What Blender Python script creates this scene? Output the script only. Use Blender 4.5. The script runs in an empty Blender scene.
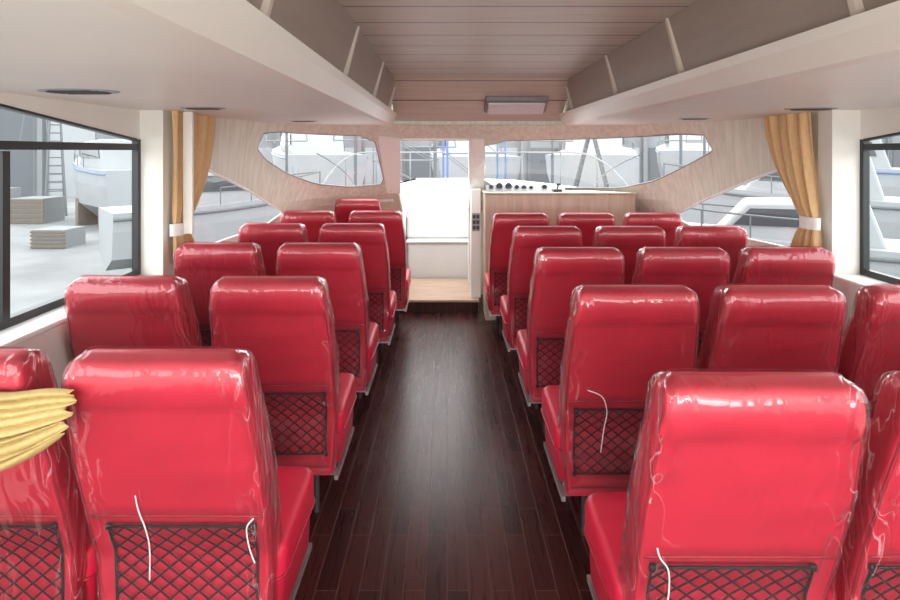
import bpy, bmesh, math, random
from mathutils import Vector, Matrix, geometry, noise
random.seed(4)
SC=bpy.context.scene
SC.view_settings.view_transform='Standard'
COL=SC.collection
EYE=1.6; F=600.0; VX=447.0; VY=151.0

# ---------------------------------------------------------------- materials
def newmat(name):
    m=bpy.data.materials.new(name); m.use_nodes=True
    nt=m.node_tree; b=nt.nodes.get("Principled BSDF")
    return m,nt,b
def N(nt,t,**kw):
    n=nt.nodes.new(t)
    for k,v in kw.items():
        if k in n.inputs.keys(): n.inputs[k].default_value=v
        else: setattr(n,k,v)
    return n
def c4(c): return (c[0],c[1],c[2],1)
def simple(name,col,rough=.5,metal=0,coat=0,bump=0,bscale=40,var=.06,stretch=(1,1,1),spec=.5):
    m,nt,b=newmat(name)
    tc=N(nt,'ShaderNodeTexCoord'); mp=N(nt,'ShaderNodeMapping'); mp.inputs['Scale'].default_value=stretch
    nt.links.new(tc.outputs['Object'],mp.inputs['Vector'])
    nz=N(nt,'ShaderNodeTexNoise',Scale=bscale,Detail=4.0); nt.links.new(mp.outputs[0],nz.inputs['Vector'])
    cr=N(nt,'ShaderNodeValToRGB')
    cr.color_ramp.elements[0].position=.3; cr.color_ramp.elements[1].position=.7
    cr.color_ramp.elements[0].color=c4([x*(1-var) for x in col]); cr.color_ramp.elements[1].color=c4([min(1,x*(1+var)) for x in col])
    nt.links.new(nz.outputs['Fac'],cr.inputs[0]); nt.links.new(cr.outputs[0],b.inputs['Base Color'])
    b.inputs['Roughness'].default_value=rough; b.inputs['Metallic'].default_value=metal
    b.inputs['Coat Weight'].default_value=coat; b.inputs['Coat Roughness'].default_value=.12
    b.inputs['Specular IOR Level'].default_value=spec
    if bump:
        bp=N(nt,'ShaderNodeBump',Strength=bump,Distance=.01)
        nt.links.new(nz.outputs['Fac'],bp.inputs['Height']); nt.links.new(bp.outputs[0],b.inputs['Normal'])
    return m
M={}
M['vinyl']=simple('red_vinyl',(.60,.015,.049),.44,coat=.03,bump=.2,bscale=9,var=.05)
M['vinyl_dark']=simple('red_vinyl_piping',(.36,.007,.025),.45,coat=.1)
M['net']=simple('black_net',(.012,.01,.011),.6)
M['steel']=simple('brushed_steel',(.42,.41,.40),.4,metal=.7)
M['legdark']=simple('dark_steel',(.06,.055,.055),.5,metal=.4)
M['white']=simple('white_gelcoat',(.86,.86,.83),.35,bscale=3,var=.02)
M['stair']=simple('moulded_white_gelcoat',(.66,.66,.645),.4,bscale=3,var=.02)
M['cream']=simple('cream_panel',(.76,.745,.69),.5,bscale=3,var=.03)
M['soffit']=simple('soffit_laminate',(.82,.795,.72),.42,bscale=2,var=.03)
M['black']=simple('black_aluminium',(.015,.016,.018),.4)
M['gold']=simple('gold_fabric',(.66,.43,.215),.65,bscale=40,var=.06)
M['gold2']=simple('olive_gold_satin',(.50,.365,.14),.5,bscale=60,var=.1)
M['cord']=simple('white_cord',(.85,.8,.8),.5)
M['greyplastic']=simple('grey_plastic',(.30,.31,.33),.4)
M['lamphouse']=simple('mid_grey_plastic',(.20,.20,.21),.4)
M['lamp']=simple('frosted_diffuser',(.66,.66,.68),.3)
M['fascia']=simple('locker_laminate',(.32,.26,.215),.42,bscale=5,var=.06,stretch=(1,.4,4))
M['divider']=simple('divider_trim',(.60,.53,.46),.45,bscale=5,var=.05)
M['concrete']=simple('concrete',(.15,.15,.15),.85,bscale=.6,var=.25)
M['shed']=simple('shed_sheet',(.16,.172,.182),.7,bscale=.5,var=.15)
M['shed_dark']=simple('shed_opening',(.085,.092,.10),.7)
M['blue']=simple('blue_stripe',(.07,.13,.28),.4)
M['boatwhite']=simple('boat_gelcoat',(.24,.25,.26),.4,bscale=1,var=.05)
M['boatgrey']=simple('boat_glass',(.035,.042,.05),.15)
M['timber']=simple('timber',(.11,.085,.065),.7,bscale=8)
M['mastgrey']=simple('weathered_mast',(.09,.098,.105),.6)
M['yardgrey']=simple('yard_grey',(.15,.155,.16),.6)
M['curtainband']=simple('white_fabric',(.82,.8,.77),.7)
M['rubber']=simple('grey_rubber_gasket',(.28,.285,.28),.6)
def woodmat(name,c1,c2,stretch,rough,lines=None):
    m,nt,b=newmat(name)
    tc=N(nt,'ShaderNodeTexCoord'); mp=N(nt,'ShaderNodeMapping'); mp.inputs['Scale'].default_value=stretch
    nt.links.new(tc.outputs['Object'],mp.inputs['Vector'])
    nz=N(nt,'ShaderNodeTexNoise',Scale=6.0,Detail=6.0,Distortion=.4); nt.links.new(mp.outputs[0],nz.inputs['Vector'])
    cr=N(nt,'ShaderNodeValToRGB'); cr.color_ramp.elements[0].position=.35; cr.color_ramp.elements[1].position=.65
    cr.color_ramp.elements[0].color=c4(c1); cr.color_ramp.elements[1].color=c4(c2)
    nt.links.new(nz.outputs['Fac'],cr.inputs[0])
    out=cr.outputs[0]
    if lines:
        axis,period,width,dark=lines
        sp=N(nt,'ShaderNodeSeparateXYZ'); nt.links.new(tc.outputs['Object'],sp.inputs[0])
        d=N(nt,'ShaderNodeMath',operation='DIVIDE'); d.inputs[1].default_value=period; nt.links.new(sp.outputs[axis],d.inputs[0])
        fr=N(nt,'ShaderNodeMath',operation='FRACT'); nt.links.new(d.outputs[0],fr.inputs[0])
        lt=N(nt,'ShaderNodeMath',operation='LESS_THAN'); lt.inputs[1].default_value=width/period; nt.links.new(fr.outputs[0],lt.inputs[0])
        mx=N(nt,'ShaderNodeMix',data_type='RGBA'); nt.links.new(lt.outputs[0],mx.inputs[0]); nt.links.new(out,mx.inputs[6]); mx.inputs[7].default_value=c4(dark)
        out=mx.outputs[2]
    nt.links.new(out,b.inputs['Base Color']); b.inputs['Roughness'].default_value=rough
    return m
M['wood']=woodmat('light_oak_laminate',(.62,.58,.48),(.75,.71,.61),(5,5,.35),.5)
M['consolewood']=woodmat('console_oak_laminate',(.47,.37,.28),(.58,.47,.37),(4,4,.4),.45)
M['ceil']=woodmat('ceiling_planks',(.52,.465,.395),(.60,.54,.465),(.3,5,1),.45,(1,.30,.016,(.16,.13,.105)))
M['steptop']=woodmat('step_wood',(.45,.30,.20),(.58,.42,.30),(.5,5,1),.4)
# floor
m,nt,b=newmat('dark_plank_floor')
tc=N(nt,'ShaderNodeTexCoord'); mp=N(nt,'ShaderNodeMapping'); mp.inputs['Rotation'].default_value=(0,0,math.pi/2)
nt.links.new(tc.outputs['Object'],mp.inputs['Vector'])
bk=N(nt,'ShaderNodeTexBrick'); bk.offset=.37
bk.inputs['Scale'].default_value=1; bk.inputs['Brick Width'].default_value=.50; bk.inputs['Row Height'].default_value=.080
bk.inputs['Mortar Size'].default_value=.0020; bk.inputs['Mortar Smooth'].default_value=.2
bk.inputs['Color1'].default_value=(.066,.0175,.015,1); bk.inputs['Color2'].default_value=(.031,.0090,.0085,1); bk.inputs['Mortar'].default_value=(.115,.058,.050,1)
nt.links.new(mp.outputs[0],bk.inputs['Vector'])
mp2=N(nt,'ShaderNodeMapping'); mp2.inputs['Scale'].default_value=(24,1.6,1); nt.links.new(tc.outputs['Object'],mp2.inputs['Vector'])
nz=N(nt,'ShaderNodeTexNoise',Scale=2.0,Detail=4.0); nt.links.new(mp2.outputs[0],nz.inputs['Vector'])
mx=N(nt,'ShaderNodeMix',data_type='RGBA',blend_type='MULTIPLY'); mx.inputs[0].default_value=.45
cr=N(nt,'ShaderNodeValToRGB'); cr.color_ramp.elements[0].color=(.4,.4,.4,1); cr.color_ramp.elements[1].color=(1.5,1.4,1.4,1)
nt.links.new(nz.outputs['Fac'],cr.inputs[0]); nt.links.new(bk.outputs['Color'],mx.inputs[6]); nt.links.new(cr.outputs[0],mx.inputs[7])
nt.links.new(mx.outputs[2],b.inputs['Base Color'])
b.inputs['Specular IOR Level'].default_value=.17
b.inputs['Specular Tint'].default_value=(1,.78,.74,1)
rr=N(nt,'ShaderNodeMapRange'); rr.inputs[3].default_value=.24; rr.inputs[4].default_value=.32; nt.links.new(nz.outputs['Fac'],rr.inputs[0]); nt.links.new(rr.outputs[0],b.inputs['Roughness'])
bp=N(nt,'ShaderNodeBump',Strength=.3,Distance=.003); bp.invert=True; nt.links.new(bk.outputs['Fac'],bp.inputs['Height']); nt.links.new(bp.outputs[0],b.inputs['Normal'])
M['floor']=m
# glass
def glassmat(name,tint,base):
    m=bpy.data.materials.new(name); m.use_nodes=True; nt=m.node_tree; nt.nodes.clear()
    o=N(nt,'ShaderNodeOutputMaterial'); t=N(nt,'ShaderNodeBsdfTransparent'); t.inputs[0].default_value=c4(tint)
    g=N(nt,'ShaderNodeBsdfGlossy',Roughness=.03); lw=N(nt,'ShaderNodeFresnel',IOR=1.3)
    mth=N(nt,'ShaderNodeMath',operation='MULTIPLY'); mth.inputs[1].default_value=base
    nt.links.new(lw.outputs[0],mth.inputs[0])
    mix=N(nt,'ShaderNodeMixShader'); nt.links.new(mth.outputs[0],mix.inputs[0]); nt.links.new(t.outputs[0],mix.inputs[1]); nt.links.new(g.outputs[0],mix.inputs[2]); nt.links.new(mix.outputs[0],o.inputs[0])
    return m
M['glass']=glassmat('window_glass',(.88,.93,.92),.45)
M['shieldglass']=glassmat('windscreen_glass',(.96,.98,.975),.08)
# plastic film
m=bpy.data.materials.new('clear_plastic_film'); m.use_nodes=True; nt=m.node_tree; nt.nodes.clear()
o=N(nt,'ShaderNodeOutputMaterial'); t=N(nt,'ShaderNodeBsdfTransparent'); t.inputs[0].default_value=(.98,.97,.97,1)
g=N(nt,'ShaderNodeBsdfGlossy',Roughness=.065)
df=N(nt,'ShaderNodeBsdfDiffuse'); df.inputs[0].default_value=(.9,.80,.82,1)
tc=N(nt,'ShaderNodeTexCoord')
oi=N(nt,'ShaderNodeObjectInfo')
ad=N(nt,'ShaderNodeVectorMath',operation='ADD'); nt.links.new(tc.outputs['Object'],ad.inputs[0])
ml=N(nt,'ShaderNodeMath',operation='MULTIPLY'); ml.inputs[1].default_value=20; nt.links.new(oi.outputs['Random'],ml.inputs[0]); nt.links.new(ml.outputs[0],ad.inputs[1])
mp=N(nt,'ShaderNodeMapping'); mp.inputs['Scale'].default_value=(1,1,.18); mp.inputs['Rotation'].default_value=(.1,.35,0)
nt.links.new(ad.outputs[0],mp.inputs[0])
nz=N(nt,'ShaderNodeTexNoise',Scale=17.0,Detail=1.5,Distortion=.7); nt.links.new(mp.outputs[0],nz.inputs['Vector'])
rid=N(nt,'ShaderNodeMath',operation='SUBTRACT'); rid.inputs[1].default_value=.5; nt.links.new(nz.outputs['Fac'],rid.inputs[0])
ab=N(nt,'ShaderNodeMath',operation='ABSOLUTE'); nt.links.new(rid.outputs[0],ab.inputs[0])
nz2=N(nt,'ShaderNodeTexNoise',Scale=7.0,Detail=1.0); nt.links.new(ad.outputs[0],nz2.inputs['Vector'])
sx=N(nt,'ShaderNodeSeparateXYZ'); nt.links.new(tc.outputs['Object'],sx.inputs[0])
ax=N(nt,'ShaderNodeMath',operation='ABSOLUTE'); nt.links.new(sx.outputs[0],ax.inputs[0])
em=N(nt,'ShaderNodeMapRange'); em.inputs[1].default_value=.15; em.inputs[2].default_value=.232; em.inputs[3].default_value=0; em.inputs[4].default_value=1; nt.links.new(ax.outputs[0],em.inputs[0])
nz3=N(nt,'ShaderNodeTexNoise',Scale=4.0,Detail=1.0); nt.links.new(ad.outputs[0],nz3.inputs['Vector'])
pm=N(nt,'ShaderNodeMapRange'); pm.inputs[1].default_value=.56; pm.inputs[2].default_value=.72; pm.inputs[3].default_value=0; pm.inputs[4].default_value=.22; nt.links.new(nz3.outputs['Fac'],pm.inputs[0])
mxm=N(nt,'ShaderNodeMath',operation='MAXIMUM'); nt.links.new(em.outputs[0],mxm.inputs[0]); nt.links.new(pm.outputs[0],mxm.inputs[1])
bst=N(nt,'ShaderNodeMath',operation='MULTIPLY_ADD'); bst.inputs[1].default_value=.87; bst.inputs[2].default_value=.10; nt.links.new(mxm.outputs[0],bst.inputs[0])
hsum=N(nt,'ShaderNodeMath',operation='MULTIPLY_ADD'); nt.links.new(nz2.outputs['Fac'],hsum.inputs[0]); hsum.inputs[1].default_value=.4; nt.links.new(ab.outputs[0],hsum.inputs[2])
bp=N(nt,'ShaderNodeBump',Distance=.05); nt.links.new(hsum.outputs[0],bp.inputs['Height']); nt.links.new(bst.outputs[0],bp.inputs['Strength'])
nt.links.new(bp.outputs[0],g.inputs['Normal'])
fr=N(nt,'ShaderNodeFresnel',IOR=1.5); nt.links.new(bp.outputs[0],fr.inputs['Normal'])
frm=N(nt,'ShaderNodeMath',operation='MINIMUM'); frm.inputs[1].default_value=.45; nt.links.new(fr.outputs[0],frm.inputs[0])
frp=N(nt,'ShaderNodeMath',operation='MULTIPLY_ADD'); frp.inputs[1].default_value=1.4; frp.inputs[2].default_value=.0; nt.links.new(frm.outputs[0],frp.inputs[0])
mix=N(nt,'ShaderNodeMixShader'); nt.links.new(frp.outputs[0],mix.inputs[0]); nt.links.new(t.outputs[0],mix.inputs[1]); nt.links.new(g.outputs[0],mix.inputs[2])
fl_=N(nt,'ShaderNodeMapRange'); fl_.inputs[1].default_value=0; fl_.inputs[2].default_value=.008; fl_.inputs[3].default_value=.26; fl_.inputs[4].default_value=0; nt.links.new(ab.outputs[0],fl_.inputs[0])
fm_=N(nt,'ShaderNodeMath',operation='MULTIPLY'); nt.links.new(fl_.outputs[0],fm_.inputs[0]); nt.links.new(em.outputs[0],fm_.inputs[1])
fa_=N(nt,'ShaderNodeMath',operation='ADD'); fa_.inputs[1].default_value=.02; nt.links.new(fm_.outputs[0],fa_.inputs[0])
mix2=N(nt,'ShaderNodeMixShader'); nt.links.new(fa_.outputs[0],mix2.inputs[0]); nt.links.new(mix.outputs[0],mix2.inputs[1]); nt.links.new(df.outputs[0],mix2.inputs[2]); nt.links.new(mix2.outputs[0],o.inputs[0])
M['film']=m

# ---------------------------------------------------------------- mesh helpers
def obj(name,data,mat=None,parent=None,label=None,cat=None,kind=None,smooth=False):
    o=bpy.data.objects.new(name,data); COL.objects.link(o)
    if mat and data is not None and hasattr(data,'materials'): data.materials.append(mat)
    if parent: o.parent=parent
    if label: o['label']=label
    if cat: o['category']=cat
    if kind: o['kind']=kind
    if smooth and data is not None:
        for p in data.polygons: p.use_smooth=True
    return o
def mesh(name,vs,fs):
    me=bpy.data.meshes.new(name); me.from_pydata([tuple(v) for v in vs],[],fs); me.update()
    bm=bmesh.new(); bm.from_mesh(me); bmesh.ops.recalc_face_normals(bm,faces=bm.faces); bm.to_mesh(me); bm.free()
    return me
def empty(name,loc=(0,0,0),label=None,cat=None,kind=None):
    o=bpy.data.objects.new(name,None); o.location=loc; o.empty_display_size=.1; COL.objects.link(o)
    if label:o['label']=label
    if cat:o['category']=cat
    if kind:o['kind']=kind
    return o
class MB:
    def __init__(s): s.v=[]; s.f=[]
    def add(s,vs,fs):
        k=len(s.v); s.v+= [tuple(v) for v in vs]; s.f+=[[i+k for i in f] for f in fs]; return s
    def box(s,x0,x1,y0,y1,z0,z1):
        vs=[(x,y,z) for x in (x0,x1) for y in (y0,y1) for z in (z0,z1)]
        return s.add(vs,[(0,1,3,2),(4,6,7,5),(0,4,5,1),(2,3,7,6),(0,2,6,4),(1,5,7,3)])
    def prism_y(s,prof,y0,y1): # prof list of (x,z)
        n=len(prof); vs=[(x,y0,z) for x,z in prof]+[(x,y1,z) for x,z in prof]
        return s.add(vs,[tuple(range(n)),tuple(range(2*n-1,n-1,-1))]+[(i,(i+1)%n,n+(i+1)%n,n+i) for i in range(n)])
    def prism_x(s,prof,x0,x1): # prof (y,z)
        n=len(prof); vs=[(x0,y,z) for y,z in prof]+[(x1,y,z) for y,z in prof]
        return s.add(vs,[tuple(range(n)),tuple(range(2*n-1,n-1,-1))]+[(i,(i+1)%n,n+(i+1)%n,n+i) for i in range(n)])
    def prism_z(s,prof,z0,z1):
        n=len(prof); vs=[(x,y,z0) for x,y in prof]+[(x,y,z1) for x,y in prof]
        return s.add(vs,[tuple(range(n)),tuple(range(2*n-1,n-1,-1))]+[(i,(i+1)%n,n+(i+1)%n,n+i) for i in range(n)])
    def tube(s,pts,r,seg=8,closed=False):
        pts=[Vector(p) for p in pts]; n=len(pts); rings=[]; up=Vector((0,0,1)); prev=None
        for i,p in enumerate(pts):
            if closed: d=pts[(i+1)%n]-pts[i-1]
            else: d=pts[min(i+1,n-1)]-pts[max(i-1,0)]
            d.normalize()
            a=prev if prev is not None else (up if abs(d.z)<.9 else Vector((1,0,0)))
            a=(a-d*a.dot(d)); 
            if a.length<1e-4: a=Vector((1,0,0))-d*d.x
            a.normalize(); prev=a; b=d.cross(a)
            rings.append([p+a*r*math.cos(2*math.pi*k/seg)+b*r*math.sin(2*math.pi*k/seg) for k in range(seg)])
        return s.rings(rings,cap=not closed,wrap=closed)
    def cyl(s,c,r,h,axis='z',seg=20):
        c=Vector(c); ax={'x':Vector((1,0,0)),'y':Vector((0,1,0)),'z':Vector((0,0,1))}[axis]
        return s.tube([c,c+ax*h],r,seg)
    def rings(s,rings,cap=True,wrap=False):
        n=len(rings[0]); vs=[p for r in rings for p in r]; fs=[]
        R=len(rings)
        for i in range(R if wrap else R-1):
            j=(i+1)%R
            for k in range(n): fs.append((i*n+k,i*n+(k+1)%n,j*n+(k+1)%n,j*n+k))
        if cap and not wrap: fs.append(tuple(range(n-1,-1,-1))); fs.append(tuple((R-1)*n+k for k in range(n)))
        return s.add(vs,fs)
    def mesh(s,name): return mesh(name,s.v,s.f)
def bevel(o,w=.006,seg=2):
    md=o.modifiers.new('bevel','BEVEL'); md.width=w; md.segments=seg; md.limit_method='ANGLE'; md.angle_limit=.6; return o

# ---------------------------------------------------------------- front shell surface
CX=.3; A=1.89; NX=3.3; Y0=3.5
def bofH(H):
    if H>=1.83: return 1.88
    if H<=.95: return 3.2
    if H<=1.15: return 2.78+(1.15-H)/.20*.42
    t=(1.83-H)/.68; return 1.88+.90*t
def S(th,H,off=0):
    c=math.cos(th); s=max(0,math.sin(th)); e=2/NX
    a=A+off; b=bofH(H)+off
    return Vector((CX-a*math.copysign(abs(c)**e,c), Y0+b*s**e, H))
def inv(px,py):
    k=(px-VX)/F; H=1.4
    for _ in range(40):
        lo,hi=0.0,math.pi
        for _ in range(40):
            mid=(lo+hi)/2; p=S(mid,H)
            if p.x/p.y<k: lo=mid
            else: hi=mid
        p=S(lo,H); H2=EYE-(py-VY)/F*p.y; H=.6*H+.4*H2
    return (lo,H)
def thetaX(x,H):
    lo,hi=0.0,math.pi
    for _ in range(40):
        mid=(lo+hi)/2
        if S(mid,H).x<x: lo=mid
        else: hi=mid
    return lo
def dens(poly,k=8):
    out=[]
    for i in range(len(poly)):
        a=poly[i]; b=poly[(i+1)%len(poly)]
        for j in range(k): t=j/k; out.append((a[0]+(b[0]-a[0])*t,a[1]+(b[1]-a[1])*t))
    return out
def smoothpoly(poly,it=1,q=.18):
    for _ in range(it):
        out=[]
        for i in range(len(poly)):
            a=poly[i]; b=poly[(i+1)%len(poly)]
            out.append((a[0]*(1-q)+b[0]*q,a[1]*(1-q)+b[1]*q)); out.append((a[0]*q+b[0]*(1-q),a[1]*q+b[1]*(1-q)))
        poly=out
    return poly
def inside(p,poly):
    r=False; n=len(poly); j=n-1
    for i in range(n):
        if (poly[i][1]>p[1])!=(poly[j][1]>p[1]) and p[0]<(poly[j][0]-poly[i][0])*(p[1]-poly[i][1])/(poly[j][1]-poly[i][1])+poly[i][0]: r=not r
        j=i
    return r
def surfmesh(name,outer,holes,off=0,grid=True):
    vs=[];ed=[]
    for pl in [outer]+holes:
        k=len(vs); n=len(pl); vs+=[Vector(p) for p in pl]; ed+=[(k+i,k+(i+1)%n) for i in range(n)]
    if grid:
        Hs=[0.0,.3,.6,.95,1.05,1.15,1.25,1.35,1.45,1.55,1.65,1.75]
        for i in range(1,100):
            for h in Hs:
                p=(math.pi*i/100,h)
                if inside(p,outer) and not any(inside(p,q) for q in holes): vs.append(Vector(p))
    r=geometry.delaunay_2d_cdt(vs,ed,[],0,1e-5)
    V,Fc=r[0],r[2]; fs=[]
    for f in Fc:
        cx=sum(V[i][0] for i in f)/len(f); cy=sum(V[i][1] for i in f)/len(f)
        if inside((cx,cy),outer) and not any(inside((cx,cy),q) for q in holes): fs.append(tuple(f))
    me=bpy.data.meshes.new(name); me.from_pydata([tuple(S(v[0],v[1],off)) for v in V],[],fs); me.update()
    bm=bmesh.new(); bm.from_mesh(me); bmesh.ops.delete(bm,geom=[v for v in bm.verts if not v.link_faces],context='VERTS')
    bmesh.ops.recalc_face_normals(bm,faces=bm.faces); bm.to_mesh(me); bm.free()
    return me
P=lambda L:[inv(*q) for q in L]
windL=dens(P(smoothpoly([(256,148),(264,131),(374,136),(385,184),(350,187),(316,184),(285,173),(264,159)],1,.12)),4)
windR=dens(P(smoothpoly([(484,141),(704,133),(714,151),(690,164),(655,181),(622,188),(560,188),(484,185)],1,.10)),4)
sideL=dens(P([(184,160),(215,174),(248,190),(284,212),(262,228),(188,254)]),6)
sideR=dens(P([(815,160),(775,171),(735,187),(700,202),(673,216),(700,231),(811,254)]),6)
d1=inv(398,139); d2=inv(470,139)
DL,DR=-.50,.25
doorP=dens([d1,d2,(thetaX(DR,1.15),1.15),(thetaX(DR,.95),.95),(thetaX(DR,.01),.01),(thetaX(DL,.01),.01),(thetaX(DL,.95),.95),(thetaX(DL,1.15),1.15)],6)
outer=dens([(0,-.02),(math.pi,-.02),(math.pi,1.835),(0,1.835)],60)
wf=obj('wall_front',surfmesh('wall_front',outer,[windL,windR,sideL,sideR,doorP]),M['wood'],kind='structure',smooth=False)
wf['label']='light oak laminate curved front bulkhead with windscreen openings'
sd=wf.modifiers.new('thick','SOLIDIFY'); sd.thickness=.014; sd.offset=0
wi=1
def framed(poly,fm,r,lab,off=.0,gm='shieldglass'):
    global wi
    w=obj('window_%d'%wi,surfmesh('glass',poly,[],.0),M[gm],kind='structure'); w['label']=lab
    mb=MB(); mb.tube([S(t,h,off) for t,h in poly],r,8,closed=True)
    f=obj('window_frame',mb.mesh('frame'),fm,parent=w,smooth=True); wi+=1
    return w
framed(windL,M['rubber'],.0085,'pointed raked windscreen pane with grey rubber frame')
framed(windR,M['rubber'],.0085,'long pointed raked windscreen pane with grey rubber frame')
framed(sideL,M['white'],.010,'wedge shaped side window with white frame')
framed(sideR,M['white'],.010,'wedge shaped side window with white frame')
ds=MB(); ds.tube([S(t,h,0) for t,h in doorP],.018,8,closed=True)
dfm=obj('door_1',ds.mesh('door_frame'),M['white'],kind='structure',smooth=True); dfm['label']='white frame of the open foredeck doorway'
for i,pl in enumerate([[(377,136),(399,138),(400,192),(386,192)],[(471,138),(484,139),(484,192),(471,192)]]):
    me=surfmesh('mullion',dens(P(pl),6),[],-.022)
    o=obj('trim_%d'%(i+1),me,M['white'],kind='structure'); o.modifiers.new('s','SOLIDIFY').thickness=.012
# ---------------------------------------------------------------- room shell
XL,XR=-1.60,2.17; GL,GR=-1.76,2.36; YB=-1.6
fl=MB()
pts=[(GL,YB),(GR,YB),(GR,Y0)]+[tuple(S(math.pi*(1-i/40),.0,.03)[:2]) for i in range(0,41)]+[(GL,Y0)]
fl.prism_z(pts,-.06,0)
obj('floor',fl.mesh('floor'),M['floor'],kind='structure')['label']='dark red-brown glossy plank floor'
JY=3.38
for side,xi,xg in (('left',XL,GL),('right',XR,GR)):
    lo,hi=min(xi,xg),max(xi,xg); sg=1 if side=='left' else -1
    w=MB(); w.box(lo,hi,YB,JY,-.06,.88)
    w.box(lo,hi,JY,Y0+.01,-.06,1.83)                 # jamb
    w.box(lo,hi,YB,-.9,.88,1.83)
    w.prism_x([(-.9,1.795),(2.2,1.795),(JY,1.665),(JY,1.83),(-.9,1.83)],min(xg,xg+sg*.03),max(xg,xg+sg*.03))
    obj('wall_'+side,w.mesh('wall'),M['cream'],kind='structure')
    t=MB(); t.box(min(xi+sg*.005,xg+sg*.03),max(xi+sg*.005,xg+sg*.03),-.89,JY-.002,.88,.905)
    bevel(obj('trim_%d'%(3 if side=='left' else 4),t.mesh('sill'),M['white'],kind='structure'),.008)
    g=MB(); xx=xg+sg*.012
    g.add([(xx,-.88,.91),(xx,JY,.91),(xx,JY,1.665),(xx,2.2,1.795),(xx,-.88,1.795)],[(0,1,2,3,4)])
    win=obj('window_%d'%wi,g.mesh('glass'),M['glass'],kind='structure'); wi+=1; win['label']='large side window in a black aluminium frame'
    f=MB(); a,b=min(xg,xg+sg*.035),max(xg,xg+sg*.035)
    f.box(a,b,-.88,JY,.905,.94); f.box(a,b,JY-.030,JY,.94,1.665); f.box(a,b,-.88,-.84,.94,1.79)
    f.prism_x([(-.84,1.786),(2.2,1.786),(JY-.03,1.656),(JY-.03,1.668),(2.2,1.797),(-.84,1.797)],a,b)
    f.box(a,b,-.84,JY-.035,1.605,1.64)
    f.box(a,b,2.330,2.370,.94,1.60); f.box(a,b,.7,.75,.94,1.60)
    obj('window_frame',f.mesh('frame'),M['black'],parent=win)
# ceiling
ce=MB(); YF=4.75
def ceilz(y): return 2.18 if y<YF else 2.18-.33*min(1,(y-YF)/.68)**1.25
prof=[(YB,2.18)]+[(YF+.68*i/10,ceilz(YF+.68*i/10)) for i in range(11)]
top=[(y,z+.08) for y,z in reversed(prof)]
ce.prism_x(prof+top,-.47,1.02)
obj('ceiling',ce.mesh('ceiling'),M['ceil'],kind='structure')['label']='taupe laminate ceiling with transverse plank joints'
# closed overhead lockers with smooth sloping fronts
def locker(sgn,xc,xo,divs,lab):
    root=empty('overhead_locker',(0,0,0),lab,'overhead locker')
    YE=5.46
    b=MB(); s=sgn
    b.prism_y([(xc+s*.03,2.26),(xc+s*.09,1.93),(xo,1.86),(xo,2.26)],YB,YE)
    obj('locker_body',b.mesh('body'),M['fascia'],parent=root)
    st=MB(); st.prism_y([(xc+s*.02,1.93),(xc+s*.035,1.90),(xc+s*.085,1.838),(xc+s*.12,1.83),(xo,1.83),(xo,1.858),(xc+s*.14,1.925)],YB,YE+.1)
    obj('locker_soffit',st.mesh('soffit'),M['soffit'],parent=root)
    prev=YB
    for y in divs+[4.92]:
        d=MB(); d.prism_y([(xc-s*.004,2.178),(xc+s*.032,2.178),(xc+s*.088,1.932),(xc+s*.072,1.932)],prev+.012,y-.012)
        obj('locker_door',d.mesh('door'),M['fascia'],parent=root)
        d=MB(); d.prism_y([(xc-s*.014,2.182),(xc+s*.032,2.182),(xc+s*.085,1.93),(xc+s*.050,1.93)],y-.012,y+.012)
        obj('divider',d.mesh('div'),M['divider'],parent=root)
        prev=y
    return root
locker(-1,-.42,GL-.04,[.4,1.56,2.8,3.9],'long closed overhead locker with pale lip and taupe fronts')
locker(1,.97,GR+.04,[.4,1.5,2.63,3.64],'long closed overhead locker with pale lip and taupe fronts')
rf=MB(); rf.box(-.5,1.1,5.40,5.56,1.82,2.26)
obj('trim_5',rf.mesh('header'),M['wood'],kind='structure')
# ceiling lamp
rt=empty('ceiling_lamp',(0,0,0),'flat rectangular grey ceiling lamp with rounded corners','ceiling lamp')
cy=5.12; cz=ceilz(cy)
l=MB(); l.box(.32,.86,cy-.08,cy+.10,-.035,0.02)
lo=bevel(obj('lamp_housing',l.mesh('h'),M['lamphouse'],parent=rt),.02,3)
l=MB(); l.box(.350,.830,cy-.060,cy+.080,-.052,-.03)
ld=bevel(obj('lamp_diffuser',l.mesh('d'),M['lamp'],parent=rt),.008)
sl=(ceilz(cy+.02)-ceilz(cy-.02))/.04
for o in (lo,ld):
    for v in o.data.vertices: v.co.z+= cz-.015+(v.co.y-cy)*sl
def vent(x,y,w,l):
    rt=empty('air_vent',(x,y,1.8295),'flush thin oval slotted air vent in the soffit','air vent')
    rg=[]
    for zz,k in ((0,1),(-.003,.98),(-.004,.88)):
        rg.append([(w*k*math.cos(a*math.pi/16),l*k*math.sin(a*math.pi/16),zz) for a in range(32)])
    b=MB(); b.rings(rg); obj('vent_ring',b.mesh('r'),M['greyplastic'],parent=rt)
    b=MB()
    for i in range(-3,4):
        h=w*.75*math.sqrt(1-(i/4.2)**2); b.box(-h,h,i*l/4.6-.004,i*l/4.6+.004,-.007,-.003)
    obj('vent_louvre',b.mesh('l'),M['black'],parent=rt)
for v in ((-1.41,2.3,.15,.095),(-1.30,3.2,.12,.075),(1.97,3.25,.14,.08),(1.75,4.25,.11,.06),(-1.1,4.6,.11,.06)): vent(*v)

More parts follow.
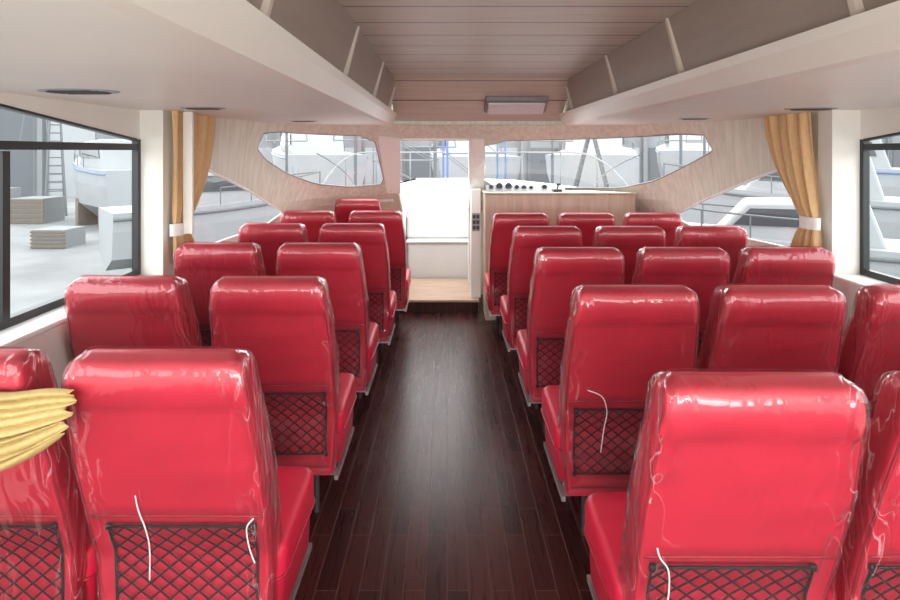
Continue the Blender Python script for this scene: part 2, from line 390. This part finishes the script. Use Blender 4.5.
# ---------------------------------------------------------------- seats
def lerpt(t,T):
    for (a,b),(c,d) in zip(T,T[1:]):
        if t<=c: return b+(d-b)*(t-a)/(c-a)
    return T[-1][1]
Wt=[(.19,.232),(.30,.243),(.60,.252),(.78,.250),(.93,.238),(.945,.234),(1.0,.228),(1.045,.222),(1.062,.215),(1.073,.205),(1.08,.191)]
Dt=[(.19,.08),(.21,.095),(.60,.108),(.92,.112),(.945,.112),(.97,.121),(1.01,.124),(1.04,.118),(1.058,.105),(1.069,.085),(1.076,.052),(1.08,.030)]
def yrear(H): 
    if H>=1.04: return .005
    H=max(H,.46)+ (min(H,.46)-.46)*.12
    t=(1.04-H)/.72; return .005+.235*t**1.08
def rrect(w,d,r,nx=12,ny=4,nc=5):
    r=min(r,d*.48); pts=[]
    def arc(cx,cy,a0):
        for i in range(nc+1):
            a=a0+math.pi/2*i/nc; pts.append((cx+r*math.cos(a),cy+r*math.sin(a)))
    for i in range(nx): pts.append((-w+r+(2*w-2*r)*i/nx,-d/2))
    arc(w-r,-d/2+r,-math.pi/2)
    for i in range(1,ny): pts.append((w,-d/2+r+(d-2*r)*i/ny))
    arc(w-r,d/2-r,0)
    for i in range(1,nx): pts.append((w-r-(2*w-2*r)*i/nx,d/2))
    arc(-w+r,d/2-r,math.pi/2)
    for i in range(1,ny): pts.append((-w,d/2-r-(d-2*r)*i/ny))
    arc(-w+r,-d/2+r,math.pi)
    pts.pop() 
    return pts
RLO,RHI=.225,.585
def ring(H,off=0,wob=0,recess=True):
    w=lerpt(H,Wt)+off; d=lerpt(H,Dt)+2*off
    yc=yrear(min(H,1.0))+.053+max(0,H-1.0)*-.05
    if H<.94: yc=yrear(H)+lerpt(H,Dt)/2
    out=[]
    for x,y in rrect(w,d,.018):
        if y<-d/2+.01 and recess and abs(x)<w-.020:
            e=min(1,max(0,(w-.030-abs(x))/.010))
            k=.034 if RLO<H<RHI+.01 else 0
            y+=k*e
        p=Vector((x,yc+y,H))
        if wob:
            n=noise.noise_vector(p*9)+.5*noise.noise_vector(p*22)+.3*noise.noise_vector(p*45)*(1 if abs(x)>w*.7 else .2); p+=Vector((n.x*wob,-abs(n.y)*wob if y<0 else abs(n.y)*wob,n.z*wob*.5))
        out.append(p)
    return out
Hl=[.19,.195,.205,.218,.228,.245,.30,.36,.42,.44,.46,.48,.52,.56,.58,.594,.600,.64,.67,.72,.78,.83,.88,.92,.938,.945,.952,.962,.975,.99,1.005,1.02,1.035,1.048,1.058,1.066,1.072,1.077,1.08]
b=MB(); b.rings([ring(h) for h in Hl])
def edge_path():
    L=[];R=[]
    for h in [.21+.02*i for i in range(38)]:
        w=lerpt(h,Wt)-.007; y=yrear(h)+.004; L.append((-w,y,h)); R.append((w,y,h))
    return L,R
BACK=b.mesh('backrest')
b=MB()
for pth in edge_path(): b.tube(pth,.0045,6)
b.tube([(x,yrear(.600)+.001,.600) for x in [-.236+.472*i/12 for i in range(13)]],.005,6)
b.tube([(x,yrear(.222)+.001,.222) for x in [-.22+.44*i/12 for i in range(13)]],.004,6)
PIPE=b.mesh('piping')
b=MB(); hh=[.20]+[.23+.02*i for i in range(36)]+[.945,.96,.975,.99,1.01,1.025,1.04,1.052,1.062,1.070,1.078,1.084]
b.rings([ring(h,.005,.006,False) for h in hh],cap=False)
FILM=b.mesh('film')
b=MB(); rg=[]; CYc=.455; CL=.44; CW=.268
for z,k in ((.205,.86),(.21,.90),(.32,.93),(.345,.98),(.36,1),(.40,1.0),(.425,1.0),(.44,.985),(.451,.94),(.457,.85)):
    rr=[]
    for x,y in rrect(CW,CL,.05,12,10,6):
        sx_=x/CW; sy=y/(CL/2)
        ins=(1-k)*.16
        rr.append((x-math.copysign(ins,x)*min(1,abs(sx_)*1.0), CYc+y-math.copysign(ins,y)*min(1,abs(sy)) , z+ (.012*(sy) if z>.39 else 0)))
    rg.append(rr)
b.rings(rg); CUSH=b.mesh('cushion')
b=MB()
b.tube([(x*1.003,CYc+y*1.003,.355) for x,y in rrect(CW,CL,.05,12,10,6)],.005,6,closed=True)
CPIPE=b.mesh('cushion_piping')
b=MB()
for s in(-1,1):
    b.box(s*.246-.008,s*.246+.008,.20,.665,.168,.188)
for yy in(.24,.55): b.box(-.24,.24,yy,yy+.03,.168,.186)
b.box(-.2,.2,.25,.62,.184,.206)
FRAME=b.mesh('seat_frame')
b=MB(); b.tube([(0,0,.17),(0,0,.0)],.013,8); LEG=b.mesh('leg')
def netpt(x,h): return Vector((x,yrear(h)+.014+.004*math.sin(math.pi*(h-.27)/.28),h))
b=MB(); hw=.200; h0,h1=.275,.553; stp=.055; nseg=6
def clip(x0,hh0,x1,hh1):
    return [netpt(x0+(x1-x0)*i/nseg,hh0+(hh1-hh0)*i/nseg) for i in range(nseg+1)]
span=h1-h0; slope=1.2
for dirn in(1,-1):
    x=-hw-span*slope-.01
    while x<hw+span*slope:
        xa,xb=x,x+dirn*span*slope
        ta=(-hw-xa)/(xb-xa); tb=(hw-xa)/(xb-xa); lo,hi=min(ta,tb),max(ta,tb); t0=max(0,lo); t1=min(1,hi)
        if t1-t0>.04: b.tube(clip(xa+(xb-xa)*t0,h0+span*t0,xa+(xb-xa)*t1,h0+span*t1),.0027,5)
        x+=stp
NET=b.mesh('net')
b=MB(); fp=[]
for x0,a0,x1,a1 in((-hw,h0,hw,h0),(hw,h0,hw+.003,h1),(hw+.003,h1,-hw-.003,h1),(-hw-.003,h1,-hw,h0)):
    for i in range(6): fp.append(netpt(x0+(x1-x0)*i/6,a0+(a1-a0)*i/6))
b.tube(fp,.0042,6,closed=True)
for x,h in((-hw,h0),(hw,h0),(-hw-.002,h1),(hw+.002,h1)): 
    p=netpt(x,h); b.box(p.x-.008,p.x+.008,p.y-.003,p.y+.005,h-.008,h+.008)
NETF=b.mesh('net_frame')
parts=[('backrest',BACK,'vinyl',1),('piping',PIPE,'vinyl_dark',1),('plastic_cover',FILM,'film',1),('seat_cushion',CUSH,'vinyl',1),('cushion_piping',CPIPE,'vinyl_dark',1),('seat_frame',FRAME,'steel',0),('net_pocket',NET,'net',0),('pocket_frame',NETF,'net',1)]
legs=[(-.15,.255),(.15,.255),(-.15,.565),(.15,.565)]
for n,me,mt,sm in parts:
    me.materials.append(M[mt])
    if sm:
        for p in me.polygons: p.use_smooth=True
LEG.materials.append(M['legdark'])
def seat(x,y,z=0,rot=0,lab=None):
    r=empty('passenger_seat',(x,y,z),lab or 'red vinyl passenger seat wrapped in clear plastic film','seat')
    r.rotation_euler=(0,0,rot); r['group']='red passenger seats in cabin rows'
    for n,me,mt,sm in parts:
        o=bpy.data.objects.new(n,me); COL.objects.link(o); o.parent=r
        if n=='plastic_cover': o['label']='wrinkled clear plastic film'
    for lx,ly in legs:
        o=bpy.data.objects.new('leg',LEG); o.location=(lx,ly,0); o.parent=r; COL.objects.link(o)
    return r
seats={}
RX=[[.718,1.272,1.840],[.722,1.278,1.845],[.708,1.268,1.825],[.69,1.262,1.82],[.615,1.165,1.72]]
LX=[[-.742,-1.298],[-.728,-1.315],[-.718,-1.290],[-.675,-1.245],[-.615,-1.200]]
for k in range(5):
    yR=1.335+.915*k-(.03 if k==4 else 0); yL=1.50+.91*k
    for c in range(3): seats['R',k,c]=seat(RX[k][c],yR,rot=random.uniform(-.006,.006))
    for c in range(2): seats['L',k,c]=seat(LX[k][c],yL,rot=random.uniform(-.004,.004))
def cord(root,pts,lab='thin white cord'):
    b=MB(); cp=[Vector(p) for p in pts]; out=[]
    for i in range(len(cp)-1):
        p0=cp[max(i-1,0)];p1=cp[i];p2=cp[i+1];p3=cp[min(i+2,len(cp)-1)]
        for j in range(6):
            t=j/6; out.append(.5*((2*p1)+(p2-p0)*t+(2*p0-5*p1+4*p2-p3)*t*t+(3*p1-p0-3*p2+p3)*t**3))
    out.append(cp[-1]); b.tube(out,.0020,6)
    o=obj('cord',b.mesh('cord'),M['cord'],parent=root,smooth=True); o['label']=lab
def yc(h,e=.016): return yrear(h)-e
cord(seats['R',0,0],[(-.21,yc(.64),.64),(-.20,yc(.61),.61),(-.175,yc(.57),.57),(-.165,yc(.5),.5),(-.17,yc(.42),.42),(-.175,yc(.36),.36)])
cord(seats['L',0,0],[(-.09,yc(.68),.68),(-.09,yc(.63),.63),(-.082,yc(.57),.57),(-.082,yc(.5),.5),(-.09,yc(.40),.40)])
cord(seats['L',0,0],[(.215,yc(.60,.01),.60),(.195,yc(.57),.57),(.195,yc(.5),.5),(.205,yc(.45),.45)])
cord(seats['R',1,0],[(-.17,yc(.66),.66),(-.11,yc(.63),.63),(-.085,yc(.56),.56),(-.09,yc(.48),.48),(-.10,yc(.38),.38)])
# crew seat ahead
cs=seat(-.87,5.82,.05,0,'red vinyl crew seat beside the doorway'); cs.scale=(.95,.70,1)
pl=MB(); pl.box(-1.10,-.62,5.94,6.24,0,.05); obj('seat_plinth',pl.mesh('p'),M['floor'],label='low dark plinth under the crew seat',cat='plinth')
# ---------------------------------------------------------------- curtains
def curtain(x,s,ytop0,ytop1,tie,lab):
    root=empty('tied_curtain',(0,0,0),lab,'curtain')
    vs=[];fs=[];nu=84;nv=40
    for j in range(nv+1):
        t=j/nv; H=1.828-.87*t
        if t<tie: k=(t/tie)**1.8; a=ytop0+(3.42-ytop0)*k; bb=ytop1+(3.56-ytop1)*k
        else: k=(t-tie)/(1-tie); a=3.42-.01*k; bb=3.56+.16*k**.7
        amp=.025-.010*math.exp(-((t-tie)/.07)**2)
        for i in range(nu+1):
            u=i/nu; w_=math.sin(u*math.pi*2*4.5+.9*math.sin(t*2.4+u*2))+.35*math.sin(u*math.pi*2*7.3+t*1.5)
            vs.append((x+amp*.8*w_,a+(bb-a)*u,H))
    for j in range(nv):
        for i in range(nu): q=j*(nu+1)+i; fs.append((q,q+1,q+nu+2,q+nu+1))
    me=bpy.data.meshes.new('c'); me.from_pydata(vs,[],fs)
    obj('curtain_fabric',me,M['gold'],parent=root,smooth=True)
    H=1.828-.87*tie
    b=MB(); ring_=[]
    for i in range(20):
        a=2*math.pi*i/20; ring_.append((x+.036*math.cos(a),3.49+.085*math.sin(a)))
    b.rings([[(p[0],p[1],H-.035) for p in ring_],[(p[0],p[1],H+.035) for p in ring_]],cap=False)
    o=obj('tieback',b.mesh('tie'),M['curtainband'],parent=root,smooth=True); o['label']='white fabric tieback band'
    return root,H
rootL,HL=curtain(XL+.038,1,3.40,4.06,.78,'golden tan pleated curtain gathered with a white tieback')
b=MB(); b.box(XL+.068,XL+.125,3.475,3.50,HL-.03,1.829)
pp=bevel(obj('curtain_post',b.mesh('post'),M['cream'],parent=rootL),.006); pp['label']='pale vertical post in front of the curtain'
curtain(XR-.06,-1,3.50,3.98,.74,'golden tan pleated curtain gathered with a white tieback')
# gold pleated cloth on first window seat: flat folded fan, nearly straight top, hanging folds at its free end
vs=[];fs=[];nu=48;nv=320
for j in range(nv+1):
    a=j/nv                      # 0 top fold .. 1 bottom
    for i in range(nu+1):
        u=i/nu
        top_=1.012-.012*u+.004*math.sin(u*14)
        bot_=.905-.10*min(1,u*2.2)**.8-.02*math.sin(u*5)
        hz=top_+(bot_-top_)*a
        edge=-.912-.012*math.sin(a*math.pi*2*3.5+.6)-.035*a*a
        px=edge-.50*u
        am=.003+.009*min(1,.25+u*2)*(.6+.4*math.sin(a*13+1))
        fan=a*9+1.4*a*(1-a)*math.sin(u*3)+.35*math.sin(a*6)*u
        w_=1-2*abs(math.sin(fan*math.pi))**.7
        vs.append((px,1.474+am*w_-.020*math.sin(a*math.pi),hz))
for j in range(nv):
    for i in range(nu): q=j*(nu+1)+i; fs.append((q,q+1,q+nu+2,q+nu+1))
me=bpy.data.meshes.new('g'); me.from_pydata(vs,[],fs)
o=obj('pleated_cloth',me,M['gold2'],label='olive gold pleated satin cloth draped over a seat back',cat='cloth',smooth=True)
o.modifiers.new('s','SOLIDIFY').thickness=.002

# ---------------------------------------------------------------- forward stair, console
st=empty('entry_step',(0,0,0),'low wooden entry step with dark kick board','step')
b=MB(); b.box(-.47,.31,5.94,6.93,.0,.105); obj('step_base',b.mesh('s'),M['floor'],parent=st)
b=MB(); b.box(-.475,.32,5.92,6.93,.105,.13); bevel(obj('step_tread',b.mesh('s'),M['steptop'],parent=st),.006)
bx=empty('storage_box',(0,0,0),'white moulded stepped box in the doorway','box step')
b=MB(); b.box(-.46,.27,6.96,7.32,.0,.53); bevel(obj('box_body',b.mesh('b'),M['stair'],parent=bx),.03,3)
b=MB(); b.box(-.475,.285,6.94,7.33,.53,.56); bevel(obj('box_lid',b.mesh('b'),M['stair'],parent=bx),.014,3)
b=MB(); b.prism_x([(7.12,.56),(7.33,.56),(7.33,.84),(7.17,.84)],-.485,.295); bevel(obj('upper_step',b.mesh('b'),M['stair'],parent=bx),.04,4)
for nm,q in (('wall_stairwell_left',(-.55,-.49,6.72,7.40,0,1.12)),('wall_stairwell_right',(.30,.36,6.72,7.40,0,1.12)),('wall_stairwell_front',(-.49,.30,7.34,7.40,0,1.12)),('floor_stairwell',(-.49,.30,6.65,7.34,-.06,-.002))):
    al=MB(); al.box(*q); obj(nm,al.mesh('al'),M['stair'],kind='structure')['label']='white moulded stairwell side panel'
# foredeck
dk=MB()
def deck_half(s):
    t0=thetaX(CX+s*1.72,1.12); t1=thetaX(-.55 if s<0 else .36,1.12)
    pts=[tuple(S(t0+(t1-t0)*i/20,1.12,.03)[:2]) for i in range(21)]
    xin=-.55 if s<0 else .36
    pts+=[(xin,7.40),(xin,10.6)]
    ye=pts[0][1]; 
    for i in range(1,9):
        t=i/9; yy=10.6-(10.6-ye)*t
        pts.append((CX+s*(.5+1.24*math.sin(t*math.pi/2)**.8),yy))
    return pts
dk.prism_z(deck_half(-1),1.07,1.12); dk.prism_z(deck_half(1),1.07,1.12); dk.box(-.55,.36,7.40,10.6,1.07,1.12)
obj('foredeck',dk.mesh('deck'),M['stair'],label='white fibreglass foredeck outside the windscreen',cat='deck')
br=empty('bow_rail',(0,0,0),'thin stainless steel bow railing on the foredeck','railing')
for s in(-1,1):
    b=MB(); pts=[]
    for i in range(25):
        t=i/24; pts.append((CX+s*(.35+1.30*math.sin((1-t)*math.pi/2)**.8),6.2+4.0*t,1.12+.46*min(1,math.sin(min(1,t*2.2)*math.pi/2))))
    b.tube(pts,.011,8); obj('top_rail',b.mesh('r'),M['yardgrey'],parent=br,smooth=True)
    for k in(7,13,19):
        p=pts[k]; q=MB(); q.tube([(p[0],p[1],1.12),p],.010,8); obj('rail_post',q.mesh('p'),M['yardgrey'],parent=br,smooth=True)
for x0,x1 in((-.9,-1.15),(1.45,1.75)):
    w=empty('windscreen_wiper',(0,0,0),'thin curved windscreen wiper arm','wiper')
    b=MB(); pts=[]
    for i in range(12):
        t=i/11; H=1.22+.36*t; X=x0+(x1-x0)*(t**2)*1.0; th=thetaX(X,H); pts.append(S(th,H,.035))
    b.tube(pts,.005,6); obj('wiper_arm',b.mesh('w'),M['greyplastic'],parent=w,smooth=True)
# helm console
hc=empty('helm_console',(0,0,0),'light oak helm console with round instrument dials','console')
b=MB(); b.prism_z([(.36,5.66),(1.78,5.66),(1.72,5.72),(1.45,5.97),(.36,6.05)],0,1.19); bevel(obj('console_body',b.mesh('c'),M['consolewood'],parent=hc),.008)
b=MB(); b.prism_z([(.352,5.645),(1.79,5.645),(1.73,5.71),(1.46,5.98),(.352,6.06)],1.19,1.208); bevel(obj('console_top',b.mesh('c'),M['consolewood'],parent=hc),.006)
b=MB(); b.prism_x([(5.80,1.208),(5.97,1.208),(5.95,1.25),(5.90,1.262)],.38,1.15); bevel(obj('instrument_panel',b.mesh('c'),M['greyplastic'],parent=hc),.006)
for x,zc,rr_ in ((.43,1.250,.022),(.51,1.258,.032),(.60,1.258,.032),(.68,1.250,.022),(.75,1.245,.024),(.82,1.245,.018),(.95,1.25,.024)):
    b=MB(); b.cyl((x,5.845,zc),rr_,.04,'y',24); g=obj('gauge',b.mesh('g'),M['black'],parent=hc,smooth=False)
    b=MB(); b.tube([(x+rr_*math.cos(a*math.pi/12),5.843,zc+rr_*math.sin(a*math.pi/12)) for a in range(24)],.0025,6,closed=True); obj('gauge_bezel',b.mesh('g'),M['greyplastic'],parent=g,smooth=True)
b=MB(); b.box(1.02,1.10,5.74,5.82,1.208,1.232); b.tube([(1.06,5.78,1.23),(1.07,5.76,1.28)],.006,8); b.cyl((1.05,5.76,1.28),.010,.04,'x',12)
obj('throttle_lever',b.mesh('t'),M['black'],parent=hc)
sc=empty('switch_cabinet',(0,0,0),'narrow white cabinet with black switches','cabinet')
b=MB(); b.box(.24,.338,6.0,6.22,.131,1.22); bevel(obj('cabinet_body',b.mesh('s'),M['white'],parent=sc),.008)
b=MB(); b.box(.252,.328,5.992,6.0,.80,.98); obj('switch_panel',b.mesh('s'),M['greyplastic'],parent=sc)
for i in range(2):
    for j in range(3):
        b=MB(); b.box(.257+.036*i,.285+.036*i,5.984,5.992,.818+.055*j,.852+.055*j); obj('switch',b.mesh('s'),M['black'],parent=sc)

# ---------------------------------------------------------------- exterior
G=-1.0
b=MB(); b.add([(-90,-30,G),(90,-30,G),(90,120,G),(-90,120,G)],[(0,1,2,3)])
obj('ground',b.mesh('g'),M['concrete'],kind='structure')['label']='grey concrete boatyard ground'
def boat(x,y,rot,L,B,Hh,lab,stripe='blue'):
    r=empty('motor_boat',(x,y,G),lab,'boat'); r.rotation_euler=(0,0,rot); r['group']='white boats in the yard'
    rg=[]
    for i in range(15):
        t=i/14; hb=B/2*(1-max(0,(t-.45)/.55)**2.2)+.01; sh=Hh*(.82+.18*t**2); kb=.25+.55*Hh*max(0,(t-.6)/.4)**2
        yy=L*(t-.5)
        prof=[(-hb,sh),(-hb*.96,sh*.72+kb*.2),(-hb*.82,max(kb,sh*.38)),(0,kb),(hb*.82,max(kb,sh*.38)),(hb*.96,sh*.72+kb*.2),(hb,sh)]
        rg.append([(px,yy,pz) for px,pz in prof])
    b=MB(); b.rings(rg); obj('hull',b.mesh('h'),M['boatwhite'],parent=r)
    b=MB()
    for s in(-1,1):
        b.tube([(s*(abs(g[0][0])+.01),g[0][1],g[0][2]-.12) for g in rg],.03,6)
    obj('rub_rail',b.mesh('h'),M[stripe],parent=r)
    b=MB(); z0=Hh*.8; ch=min(Hh*.45,1.0)
    b.prism_x([(-L*.3,z0),(L*.2,z0),(L*.08,z0+ch),(-L*.25,z0+ch*1.08)],-B*.34,B*.34); bevel(obj('boat_cabin',b.mesh('h'),M['boatwhite'],parent=r),.05)
    b=MB(); b.prism_x([(-L*.24,z0+ch*.45),(L*.12,z0+ch*.45),(L*.07,z0+ch*.85),(-L*.22,z0+ch*.88)],-B*.355,B*.355); obj('cabin_window',b.mesh('h'),M['boatgrey'],parent=r)
    b=MB()
    for yy in(-L*.3,L*.15): b.box(-B*.4,B*.4,yy-.12,yy+.12,0,Hh*.4)
    obj('cradle',b.mesh('h'),M['timber'],parent=r)
    b=MB(); b.tube([(-B*.2,-L*.1,z0+ch*.9),(-B*.2,-L*.14,z0+ch*1.9),(B*.2,-L*.14,z0+ch*1.9),(B*.2,-L*.1,z0+ch*.9)],.03,6); obj('radar_arch',b.mesh('h'),M['yardgrey'],parent=r)
    b=MB(); rl=[(-g[0][0]*.95*1,g[0][1],g[0][2]+.35) for g in rg[6:]]+[(g[0][0]*.95,g[0][1],g[0][2]+.35) for g in rg[6:]][::-1]
    b.tube(rl,.016,6)
    for g in rg[6::2]:
        for s in(-1,1): b.tube([(s*g[0][0]*.95,g[0][1],g[0][2]-.02),(s*g[0][0]*.95,g[0][1],g[0][2]+.35)],.013,5)
    obj('pulpit_rail',b.mesh('h'),M['mastgrey'],parent=r)
W='white motor boat on timber cradle'
boat(-12.0,21.0,.9,4.2,1.6,2.4,'small white motor boat on timber cradle')
boat(5.2,9.6,1.15,4.8,1.5,1.45,W,'mastgrey')
boat(7.6,13.2,1.05,5.4,1.8,1.95,W,'mastgrey')
boat(12.0,19.5,1.0,6.5,2.2,2.5,W)
boat(-4.9,13.2,-.9,4.6,1.6,1.75,W,'mastgrey')
boat(.9,29,.1,9,3.4,2.9,'white motor boat with blue rail on cradle')
boat(6.5,26,-.3,9,3.2,3.0,W)
boat(12.5,31,-.3,9,3.2,3.2,W)
boat(-6,26,.4,8,3.0,3.0,W)
def stepladder(x,y,H,rot=0,base=G):
    r=empty('step_ladder',(x,y,base),'tall aluminium step ladder standing in the yard','ladder'); r.rotation_euler=(0,0,rot)
    for s,nm in((1,'front_ladder'),(-1,'rear_ladder')):
        b=MB()
        for q in(-1,1): b.tube([(q*.36,s*.85,0),(q*.18,s*.04,H)],.04,6)
        for i in range(1,12):
            t=i/12; w=.36-.18*t; b.box(-w,w,s*(.85-.81*t)-.03,s*(.85-.81*t)+.03,H*t-.02,H*t+.02)
        obj(nm,b.mesh('l'),M['mastgrey'],parent=r)
stepladder(-16.0,24.5,4.0,.6)
stepladder(4.4,18.3,3.2,1.2)
def shed(x0,x1,y,H,lab,bays):
    r=empty('boat_shed',(0,y,G),lab,'shed')
    b=MB(); b.box(x0,x1,0,6,0,H); obj('shed_wall',b.mesh('s'),M['shed'],parent=r)
    w=(x1-x0)/bays
    for i in range(bays):
        b=MB(); b.box(x0+w*i+w*.12,x0+w*(i+1)-w*.12,-.06,.0,.0,H*.62); obj('shed_door',b.mesh('s'),M['shed_dark' if i%3==1 else 'boatwhite'],parent=r)
        b=MB(); b.box(x0+w*i-.15,x0+w*i+.15,-.3,.0,0,H); obj('column',b.mesh('s'),M['yardgrey'],parent=r)
shed(-50,-19.5,34,9,'pale sheet metal boat shed with columns',9)
shed(-16,40,46,4.6,'pale sheet metal boat shed with wide doors',18)
for i,(x,y,h) in enumerate([(-2.9,19,7),(-8.9,20,8),(-.4,20,6.5),(2.6,19,8),(7.6,19.5,7),(15.9,21.5,8),(-18.9,27.5,7),(3.6,20.5,7),(9.7,22.6,7),(-5.4,20.2,7)]):
    r=empty('mast',(x,y,G),'thin grey metal mast with spreaders','mast'); r['group']='masts in the boatyard'
    b=MB(); b.tube([(0,0,0),(0,0,h)],.05,8); obj('mast_pole',b.mesh('m'),M['mastgrey'],parent=r)
    b=MB(); b.tube([(-.7,0,h*.42),(.7,0,h*.42)],.022,6); b.tube([(-.7,0,h*.42),(0,0,h)],.02,4); b.tube([(.7,0,h*.42),(0,0,h)],.02,4); obj('spreader',b.mesh('m'),M['yardgrey'],parent=r)
def scaffold(x,y,w,d,h,rot,mat='yardgrey'):
    r=empty('scaffold_tower',(x,y,G),'tubular metal scaffold tower with cross braces','scaffold'); r.rotation_euler=(0,0,rot)
    b=MB()
    for sx in(-1,1):
        for sy in(-1,1): b.tube([(sx*w/2,sy*d/2,0),(sx*w/2,sy*d/2,h)],.03,6)
    obj('upright_tubes',b.mesh('s'),M[mat],parent=r)
    b=MB(); n=int(h/1.0)
    for i in range(1,n+1):
        z=i*h/n
        for s in(-1,1):
            b.tube([(-w/2,s*d/2,z),(w/2,s*d/2,z)],.022,5); b.tube([(s*w/2,-d/2,z),(s*w/2,d/2,z)],.022,5)
            b.tube([(-w/2,s*d/2,z),(w/2,s*d/2,z-h/n)],.016,5)
    obj('cross_brace',b.mesh('s'),M['yardgrey'],parent=r)
scaffold(.75,17.0,1.6,1.2,3.8,.1,'blue'); scaffold(-1.6,22.5,2.2,1.4,4.5,.2)
for i,(x,y,w_,h_) in enumerate([(-15.0,22.0,1.2,.9),(-16.9,22.6,1.0,1.2),(-14.2,26.0,1.4,1.0),(-10.6,16.4,.9,.5)]):
    r=empty('crate',(x,y,G),'weathered slatted timber crate on the concrete','crate'); r['group']='crates in the yard'
    b=MB(); b.box(-w_/2,w_/2,-w_/2,w_/2,0,h_); obj('crate_body',b.mesh('c'),M['yardgrey'],parent=r)
    b=MB()
    for j in range(5): b.box(-w_/2-.02,w_/2+.02,-w_/2-.03,-w_/2,h_*j/5+.02,h_*(j+1)/5-.03)
    obj('crate_slats',b.mesh('c'),M['timber'],parent=r)

# ---------------------------------------------------------------- world, lights, camera
w=bpy.data.worlds.new('sky'); SC.world=w; w.use_nodes=True; nt=w.node_tree; bg=nt.nodes['Background']
tc=N(nt,'ShaderNodeTexCoord'); sp=N(nt,'ShaderNodeSeparateXYZ'); nt.links.new(tc.outputs['Generated'],sp.inputs[0])
cr=N(nt,'ShaderNodeValToRGB'); cr.color_ramp.elements[0].position=.0; cr.color_ramp.elements[0].color=(.97,.96,.95,1); cr.color_ramp.elements[1].position=.7; cr.color_ramp.elements[1].color=(.95,.97,1,1)
nt.links.new(sp.outputs[2],cr.inputs[0]); nt.links.new(cr.outputs[0],bg.inputs[0]); bg.inputs[1].default_value=5.4
def area(name,loc,rot,sx,sy,power,col=(1,.95,.90)):
    l=bpy.data.lights.new(name,'AREA'); l.shape='RECTANGLE'; l.size=sx; l.size_y=sy; l.energy=power; l.color=col
    o=bpy.data.objects.new(name,l); o.location=loc; o.rotation_euler=rot; COL.objects.link(o); return o
area('aft_fill',(.3,-1.3,1.0),(math.radians(130),0,0),3.2,.8,88,(1,.965,.91))  # added unseen fill behind the camera, brightens ceiling and seat backs; no real fitting
cam=bpy.data.cameras.new('cam'); co=bpy.data.objects.new('camera',cam); COL.objects.link(co)
co.location=(0,0,EYE); co.rotation_euler=(math.pi/2,0,0)
cam.sensor_width=36; cam.lens=24; cam.shift_y=-(300-VY)/900; cam.shift_x=(450-VX)/900; cam.clip_start=.02
SC.camera=co
